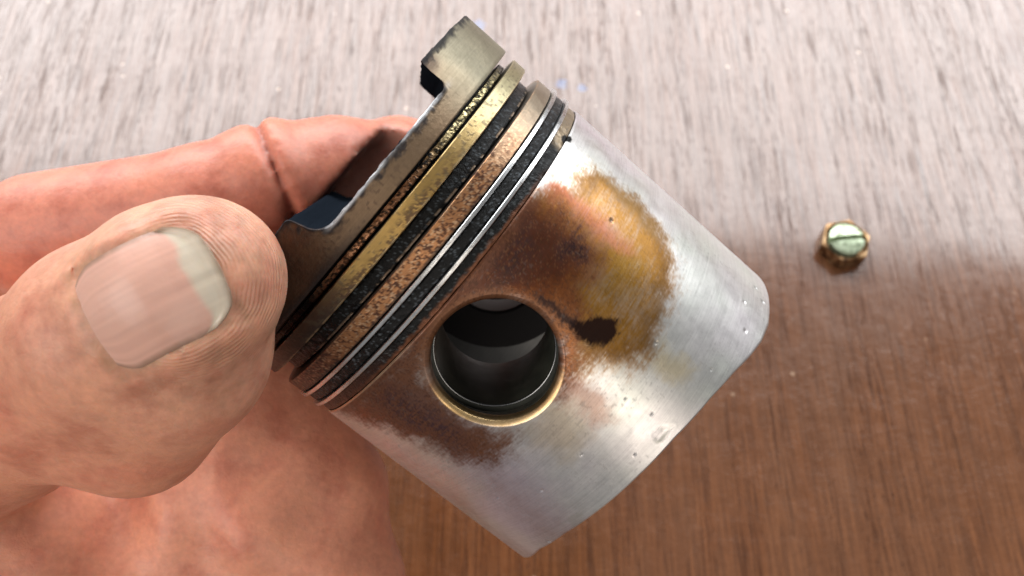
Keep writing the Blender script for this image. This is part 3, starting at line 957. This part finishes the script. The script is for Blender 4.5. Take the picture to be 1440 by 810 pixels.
def capsule(P, a, b, ra, rb):
    ba = b - a
    t = np.clip(((P - a) @ ba) / (ba @ ba), 0, 1)
    return np.linalg.norm(P - a - t[..., None] * ba, axis=-1) - (ra + (rb - ra) * t)


def chain(P, pts, k=3.0):
    d = None
    for (a, ra), (b, rb) in zip(pts, pts[1:]):
        c = capsule(P, np.asarray(a), np.asarray(b), ra, rb)
        d = c if d is None else smin(d, c, k)
    return d


def ell(P, c, r, ax=None):
    q = P - np.asarray(c)
    if ax is not None: q = q @ np.asarray(ax).T
    r = np.asarray(r, float)
    k0 = np.linalg.norm(q / r, axis=-1); k1 = np.linalg.norm(q / r ** 2, axis=-1)
    return k0 * (k0 - 1.0) / np.maximum(k1, 1e-6)


THUMB = [(at(288, 390, 100), 9.4), (at(252, 412, 100), 10.4), (at(155, 470, 104), 11.0), (at(60, 540, 114), 11.8), (at(-90, 640, 135), 15.5)]
NAIL_D = np.array([0.89, -0.45, 0.0]); NAIL_D /= np.linalg.norm(NAIL_D)
NAIL_L = np.array([0.45, 0.89, 0.0]); NAIL_L /= np.linalg.norm(NAIL_L)
NAIL_C = at(296, 374, 91)


def nail_ab(P):
    q = P - NAIL_C
    return q @ NAIL_D, q @ NAIL_L


def thumb_sdf(P):
    d = chain(P, THUMB, 3)
    pad = ell(P, at(258, 470, 106), (9.6, 12.5, 9.5), None)
    d = smin(d, pad, 4)
    pad2 = capsule(P, at(258, 500, 108), at(190, 585, 116), 10.0, 11.0)
    return smin(d, pad2, 5)


def hand_sdf(P, groove=True):
    th = thumb_sdf(P)
    if groove:
        a, l = nail_ab(P)
        bed = sstep(0.4, -0.4, a) * sstep(-15.2, -14.2, a) * sstep(6.9, 6.1, np.abs(l)) * (P[..., 2] < 101)
        th = th + 0.55 * bed
        fold = np.exp(-((np.abs(l) - 7.3) / 1.0) ** 2) * sstep(1.5, -2, a) * sstep(-17, -14, a) + np.exp(-((a + 15.6) / 1.3) ** 2) * sstep(7.5, 6, np.abs(l))
        th = th - 0.55 * fold * (P[..., 2] < 103)
    index = chain(P, [(at(60, 330, 160), 11.6), (at(290, 285, 156), 10.2), (at(372, 252, 157), 9.8), (at(470, 243, 163), 10.2), (at(560, 240, 171), 9.6), (at(620, 250, 178), 8.0)], 3)
    # crease at the finger joint
    cr0, cr1 = at(366, 190, 146), at(415, 300, 146)
    ux = P[..., 0] / P[..., 2] * F_PX + 727 - (366 + 0.42 * (P[..., 1] / P[..., 2] * F_PX + 405 - 190))
    index = index + 1.9 * np.exp(-(ux / 7.0) ** 2) - 0.7 * np.exp(-((ux - 26) / 20.0) ** 2) + 0.35 * np.exp(-((ux + 75) / 6.0) ** 2) + 0.3 * np.exp(-((ux - 95) / 7.0) ** 2)
    middle = chain(P, [(at(80, 330, 182), 10), (at(380, 255, 186), 9.0), (at(560, 225, 192), 9.2), (at(650, 235, 196), 8.0)], 3)
    ringf = chain(P, [(at(60, 480, 184), 9.5), (at(330, 460, 192), 9.0), (at(560, 436, 192), 9.0), (at(735, 462, 188), 8.4)], 3)  # unseen ring finger, placed to block light through the far bore
    little = chain(P, [(at(80, 620, 184), 8.5), (at(320, 600, 195), 8.0), (at(450, 560, 200), 7.4), (at(600, 530, 200), 6.6)], 3)
    palm = ell(P, at(350, 834, 158), (28.5, 37.5, 17.5), None)
    palm = smin(palm, capsule(P, at(330, 690, 157), at(300, 560, 155), 17.0, 13.0), 8)
    palm = smin(palm, capsule(P, at(420, 660, 162), at(390, 540, 160), 13.5, 10.0), 8)
    body = capsule(P, at(20, 560, 168), at(120, 860, 166), 22, 26)
    body = smin(body, capsule(P, at(0, 380, 168), at(20, 560, 168), 15, 20), 8)
    wrist = capsule(P, at(60, 860, 166), at(-330, 1150, 168), 25, 24)
    d = smin(palm, body, 9)
    d = smin(d, wrist, 10)
    fing = smin(index, middle, 1.2)
    fing = np.minimum(np.minimum(fing, ringf), little)
    d = smin(d, fing, 3.0)
    thenar = capsule(P, at(-90, 640, 138), at(60, 830, 150), 16, 20)
    d = smin(d, thenar, 6)
    d = smin(d, th, 2.2)
    # soft swellings and fold lines in the palm
    sw = np.sin(P[..., 0] * .42 + .25 * P[..., 1]) * .35 + np.sin(P[..., 1] * .33 - .2 * P[..., 0] + 1.0) * .4
    d = d + sw * sstep(118, 130, P[..., 2]) * sstep(18, 30, P[..., 1])
    for (p, q, wd, dp) in ((at(402, 560, 143), at(340, 650, 139), 1.6, .6), (at(440, 640, 143), at(540, 720, 148), 1.6, .6), (at(360, 640, 139), at(372, 800, 138), 1.8, .45), (at(455, 740, 142), at(440, 830, 141), 1.8, .45), (at(240, 655, 138), at(300, 860, 137), 3.6, 4.5),
                           (at(330, 515, 99), at(372, 500, 101), .7, .3), (at(300, 560, 100), at(352, 548, 102), .7, .28)):
        d = d + dp * np.exp(-(capsule(P, p, q, 0, 0) / wd) ** 2)
    return d


def piston_sdf(P):
    q = P - PC
    h = q @ A_
    r = np.linalg.norm(q - h[..., None] * A_, axis=-1)
    dx, dy = r - 30.72, np.abs(h - 9.5) - 31.35
    return np.minimum(np.maximum(dx, dy), 0) + np.hypot(np.maximum(dx, 0), np.maximum(dy, 0))


def full_sdf(P):
    d = hand_sdf(P)
    return np.maximum(d, -(piston_sdf(P) - 0.12))


def surface_nets(fn, lo, hi, vox):
    ax = [np.arange(l, h_ + vox, vox) for l, h_ in zip(lo, hi)]
    nx, ny, nz = map(len, ax)
    D = np.empty((nx, ny, nz), np.float32)
    for i in range(0, nx, 16):
        G = np.stack(np.meshgrid(ax[0][i:i + 16], ax[1], ax[2], indexing='ij'), -1)
        D[i:i + 16] = fn(G)
    ins = D < 0
    cnt = np.zeros((nx - 1, ny - 1, nz - 1), np.int8)
    for a in (0, 1):
        for b in (0, 1):
            for c in (0, 1):
                cnt += ins[a:nx - 1 + a, b:ny - 1 + b, c:nz - 1 + c]
    act = (cnt > 0) & (cnt < 8)
    idx = -np.ones(act.shape, np.int64)
    cells = np.argwhere(act)
    idx[act] = np.arange(len(cells))
    acc = np.zeros((len(cells), 3)); num = np.zeros(len(cells))
    cx, cy, cz = cells.T
    corners = [(a, b, c) for a in (0, 1) for b in (0, 1) for c in (0, 1)]
    for i, p in enumerate(corners):
        for q in corners[i + 1:]:
            if sum(abs(p[k] - q[k]) for k in range(3)) != 1: continue
            d0 = D[cx + p[0], cy + p[1], cz + p[2]]; d1 = D[cx + q[0], cy + q[1], cz + q[2]]
            cr = (d0 < 0) != (d1 < 0)
            t = np.where(cr, d0 / np.where(cr, d0 - d1, 1), 0)
            pt = np.array(p)[None] + t[:, None] * (np.array(q) - np.array(p))[None]
            acc[cr] += pt[cr]; num[cr] += 1
    V = (cells + acc / num[:, None]) * vox + np.array([a[0] for a in ax])
    F = []
    for axis in range(3):
        sl0 = [slice(1, -1)] * 3; sl1 = [slice(1, -1)] * 3
        sl0[axis] = slice(0, -1); sl1[axis] = slice(1, None)
        a = ins[tuple(sl0)]; b = ins[tuple(sl1)]
        e = np.argwhere(a != b)
        flip = a[tuple(e.T)]
        e = e + np.array([0 if k == axis else 1 for k in range(3)])
        o1, o2 = [(1, 2), (2, 0), (0, 1)][axis]
        def cell(d1, d2):
            c = e.copy(); c[:, o1] -= d1; c[:, o2] -= d2
            return idx[c[:, 0], c[:, 1], c[:, 2]]
        q = np.stack([cell(0, 0), cell(1, 0), cell(1, 1), cell(0, 1)], 1)
        q[~flip] = q[~flip][:, ::-1]
        F.append(q)
    return V, np.vstack(F)


def mat_skin():
    m = M('skin')
    at_ = m.n('ShaderNodeAttribute', attribute_name='Col')
    co = m.objco()
    mott = m.noise(co, 160, 4, 0.6)
    fine = m.noise(co, 900, 3, 0.6)
    c = m.mix(1.0, at_.outputs['Color'], m.ramp(mott, [(0.3, (0.80, 0.68, 0.66)), (0.5, (1, 1, 1)), (0.7, (1.10, 1.10, 1.06))]), 'MULTIPLY')
    c = m.mix(0.6, c, m.mix(1.0, c, m.ramp(fine, [(0.3, 0.85), (0.7, 1.12)]), 'MULTIPLY'))
    m.link(c, m.b.inputs['Base Color'])
    m.b.inputs['Subsurface Weight'].default_value = 0.55
    m.b.inputs['Subsurface Radius'].default_value = (1.0, 0.32, 0.18)
    m.b.inputs['Subsurface Scale'].default_value = 0.0022
    m.link(m.math('MULTIPLY_ADD', fine, 0.2, 0.36), m.b.inputs['Roughness'])
    m.b.inputs['Specular IOR Level'].default_value = 0.45
    # friction ridges round the thumb tip
    tip = cam2w(NAIL_C + np.array([-4.0, 2.0, 0.0]))
    vd = m.n('ShaderNodeVectorMath', operation='DISTANCE')
    m.link(co, vd.inputs[0]); vd.inputs[1].default_value = tuple(tip)
    wob = m.noise(co, 120, 2)
    ph = m.math('ADD', m.math('MULTIPLY', vd.outputs['Value'], 2 * math.pi / 0.00048), m.math('MULTIPLY', wob, 34.0))
    ridge = m.math('MULTIPLY', m.math('MULTIPLY', m.math('SINE', ph), at_.outputs['Alpha']), m.ramp(m.noise(co, 260, 3), [(0.38, 0.1), (0.62, 1.0)]))
    b1 = m.bump(ridge, 0.9, 0.00008)
    vo = m.n('ShaderNodeTexVoronoi', feature='DISTANCE_TO_EDGE'); vo.inputs['Scale'].default_value = 620
    m.link(co, vo.inputs['Vector'])
    cr = m.ramp(vo.outputs['Distance'], [(0.0, 0.0), (0.15, 1.0)])
    b2 = m.bump(cr, 0.22, 0.00006, b1)
    b3 = m.bump(m.noise(co, 330, 5, 0.65), 0.8, 0.00022, b2)
    m.link(b3, m.b.inputs['Normal'])
    return m.m


MAT_SKIN = mat_skin()


def build_hand():
    lo = (-178, -46, 84); hi = (26, 96, 220)
    V, F = surface_nets(full_sdf, lo, hi, 1.05)
    # cull anything detached beyond the grid is not needed: the wrist runs out of the frame
    n = len(V)
    base = np.tile(np.array([0.62, 0.265, 0.168]), (n, 1))
    nz = fbm(V[:, 0] / 14, V[:, 1] / 14, V[:, 2] / 14, 3, 101)
    base *= (.90 + .2 * nz)[:, None]
    dth = thumb_sdf(V)
    on_thumb = sstep(3.0, 0.0, dth)
    tipd = np.linalg.norm(V - THUMB[0][0], axis=1)
    base = lerp3(base, np.array([0.62, 0.32, 0.215]), on_thumb * sstep(32, 10, tipd) * .8)
    # reddish fingertips behind
    red = sstep(0.5, -2.0, V[:, 1]) * sstep(135, 145, V[:, 2])
    base = lerp3(base, np.array([0.57, 0.205, 0.14]), red * .75)
    blot = fbm(V[:, 0] / 6, V[:, 1] / 6, V[:, 2] / 6, 4, 103)
    base = lerp3(base, np.array([0.50, 0.150, 0.10]), sstep(.52, .72, blot) * .35)
    grime = sstep(.50, .66, fbm(V[:, 0] / 2.2, V[:, 1] / 2.2, V[:, 2] / 2.2, 4, 104)) * on_thumb * sstep(22, 8, tipd)
    base = lerp3(base, np.array([0.26, 0.16, 0.10]), grime * .35)
    a, l = nail_ab(V)
    ridge = on_thumb * sstep(15, 9, tipd) * sstep(11.5, 7.5, l) * sstep(-1.0, 1.5, np.maximum(a, np.abs(l) - 6.2))
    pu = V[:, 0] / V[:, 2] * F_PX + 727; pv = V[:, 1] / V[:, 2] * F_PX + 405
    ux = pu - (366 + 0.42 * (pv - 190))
    crease_shade = np.exp(-(ux / 6.0) ** 2) * sstep(130, 138, V[:, 2]) * sstep(178, 170, V[:, 2]) * sstep(340, 310, pv)
    base = lerp3(base, np.array([0.34, 0.09, 0.06]), crease_shade * .75)  # shade in the joint crease, put into the skin as dark red
    # grime in the nail fold
    gr = on_thumb * np.exp(-((np.maximum(np.maximum(a, -15 - a), np.abs(l) - 6.3)) / .35) ** 2) * (V[:, 2] < 99)
    base = lerp3(base, np.array([0.33, 0.19, 0.10]), gr * .55)
    # skin darkened close to the piston
    touch_dark = sstep(1.6, .2, piston_sdf(V)) * .5
    base = lerp3(base, np.array([0.16, 0.08, 0.055]), touch_dark)
    W = cam2w(V)
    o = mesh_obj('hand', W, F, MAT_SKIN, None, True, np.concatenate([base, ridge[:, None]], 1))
    fix_normals(o)
    sm = o.modifiers.new('smooth', 'SMOOTH'); sm.factor = 0.5; sm.iterations = 3
    sub = o.modifiers.new('sub', 'SUBSURF'); sub.levels = 1; sub.render_levels = 1
    tag(o, 'bare left hand gripping the piston crown between thumb and fingers', 'hand')
    return o


hand = build_hand()


def build_nail():
    na, nl = 40, 36
    aa = np.linspace(-14.2, 0.75, na)
    ll = np.linspace(-1, 1, nl)
    A2, L2 = np.meshgrid(aa, ll, indexing='ij')
    # width narrows at root and is rounded at the free edge
    wid = 6.25 * np.sqrt(np.clip(1 - np.clip((-11.5 - A2) / 4.2, 0, 1) ** 2, 0.05, 1)) * (1 - 0.03 * sstep(-3, 1, A2))
    Lm = L2 * wid
    A3 = A2 - (1.2 * np.abs(L2) ** 2.0 + 2.4 * np.abs(L2) ** 6) * sstep(-6, 0.5, A2) + .25 * (fbm(L2 * 5, .5, 0, 3, 77) - .5)
    P = NAIL_C + A3[..., None] * NAIL_D + Lm[..., None] * NAIL_L
    z = np.full(A2.shape, 82.0)
    for _ in range(60):
        Q = P.copy(); Q[..., 2] = z
        z = z + np.clip(thumb_sdf(Q), -1, 1) * .8
        z = np.minimum(z, 104)
    P[..., 2] = z + 0.12 - 0.55 * sstep(-1.0, 0.8, A2)
    top = P.reshape(-1, 3); bot = top + np.array([0, 0, 0.45])
    V = np.vstack([top, bot]); n = len(top)
    F1 = grid_faces(na, nl); F2 = grid_faces(na, nl, off=n)[:, ::-1]
    rim = [i for i in range(nl)] + [r * nl + nl - 1 for r in range(1, na)] + [(na - 1) * nl + c for c in range(nl - 2, -1, -1)] + [r * nl for r in range(na - 2, 0, -1)]
    S = np.array([(rim[i], rim[i] + n, rim[(i + 1) % len(rim)] + n, rim[(i + 1) % len(rim)]) for i in range(len(rim))])
    a = np.concatenate([A2.ravel()] * 2); l = np.concatenate([L2.ravel()] * 2)
    col = lerp3((0.61, 0.35, 0.275), (0.56, 0.48, 0.38), sstep(-2.9, -2.0, a - 1.4 * np.abs(l) ** 2 * 1.0 + .5 * (fbm(l * 4, a * .2, 0, 3, 7) - .5)))
    col *= (0.84 + .32 * fbm(l * 16, a * .10, 0, 3, 8))[:, None]
    dirt = np.maximum(sstep(.88, 1.0, np.abs(l)), sstep(0.1, .75, a)) * (.35 + .8 * fbm(l * 6, a, 0, 3, 9))
    col = lerp3(col, (0.16, 0.10, 0.06), np.clip(dirt, 0, .75))
    m = M('nail_keratin')
    at_ = m.n('ShaderNodeAttribute', attribute_name='Col')
    m.link(at_.outputs['Color'], m.b.inputs['Base Color'])
    m.b.inputs['Roughness'].default_value = 0.36
    m.b.inputs['Subsurface Weight'].default_value = 0.3
    m.b.inputs['Subsurface Radius'].default_value = (1, .5, .3)
    m.b.inputs['Subsurface Scale'].default_value = 0.001
    m.link(m.bump(m.noise(m.objco((900, 900, 900)), 1.0, 3), .5, 0.00008), m.b.inputs['Normal'])
    o = mesh_obj('thumb_nail', cam2w(V), np.vstack([F1, F2, S]), m.m, hand, True, np.concatenate([col, np.ones((len(col), 1))], 1), 40)
    fix_normals(o)


build_nail()


# ------------------------------------------------------------------ brass screw on the bench
def build_screw():
    c = on_bench(1183, 348)
    e = bpy.data.objects.new('screw', None)
    e.location = c
    e.empty_display_size = .005
    COL.objects.link(e)
    tag(e, 'small brass hexagon nut with a pale green slotted screw head, lying beside the piston', 'screw')
    m = M('brass'); co = m.objco()
    m.link(m.ramp(m.noise(co, 500, 4), [(0.38, (0.07, 0.035, 0.018)), (0.52, (0.30, 0.17, 0.08)), (0.7, (0.58, 0.40, 0.22))]), m.b.inputs['Base Color'])
    m.b.inputs['Metallic'].default_value = 0.85; m.b.inputs['Roughness'].default_value = .38
    brass = m.m
    m = M('pale_green_plating'); co = m.objco()
    m.link(m.ramp(m.noise(co, 600, 4), [(0.35, (0.16, 0.19, 0.12)), (0.5, (0.40, 0.47, 0.32)), (0.65, (0.56, 0.64, 0.46))]), m.b.inputs['Base Color'])
    m.b.inputs['Metallic'].default_value = 0.5; m.b.inputs['Roughness'].default_value = .35
    green = m.m
    # hexagon cup: outer hexagon, round recess
    n = 72
    ang = np.linspace(0, 2 * math.pi, n, endpoint=False) + .35
    hexr = 8.6 * math.cos(math.pi / 6) / np.cos((ang - .2) % (math.pi / 3) - math.pi / 6)
    rings = [(hexr * .985, 0.0), (hexr, .4), (hexr, 4.4), (np.minimum(hexr, 8.9) * .965, 5.0), (np.full(n, 7.0), 5.1), (np.full(n, 6.6), 4.6), (np.full(n, 6.6), 2.0), (np.full(n, .02), 2.0)]
    V = np.vstack([np.stack([r * np.cos(ang), r * np.sin(ang), np.full(n, z)], 1) for r, z in rings]) * MM
    o = mesh_obj('nut', V, grid_faces(len(rings), n, True), brass, e, True, None, 30); fix_normals(o)
    # domed head with a milled slot: heights on a polar grid
    rad = np.linspace(0.01, 5.7, 30)
    an = np.linspace(0, 2 * math.pi, 96, endpoint=False)
    Rr, Aa = np.meshgrid(rad, an, indexing='ij')
    X, Y = Rr * np.cos(Aa), Rr * np.sin(Aa)
    z = 4.9 + 1.9 * np.sqrt(np.maximum(1 - (Rr / 6.6) ** 2, 0))
    yy = -X * math.sin(.1) + Y * math.cos(.1)
    z = np.where(np.abs(yy) < .75, 4.3, z)
    V = np.stack([X, Y, z], -1).reshape(-1, 3)
    V = np.vstack([V, np.stack([5.7 * np.cos(an), 5.7 * np.sin(an), np.full(96, 1.9)], 1)]) * MM
    o = mesh_obj('slotted_head', V, grid_faces(31, 96, True), green, e, True, None, 30); fix_normals(o)


build_screw()
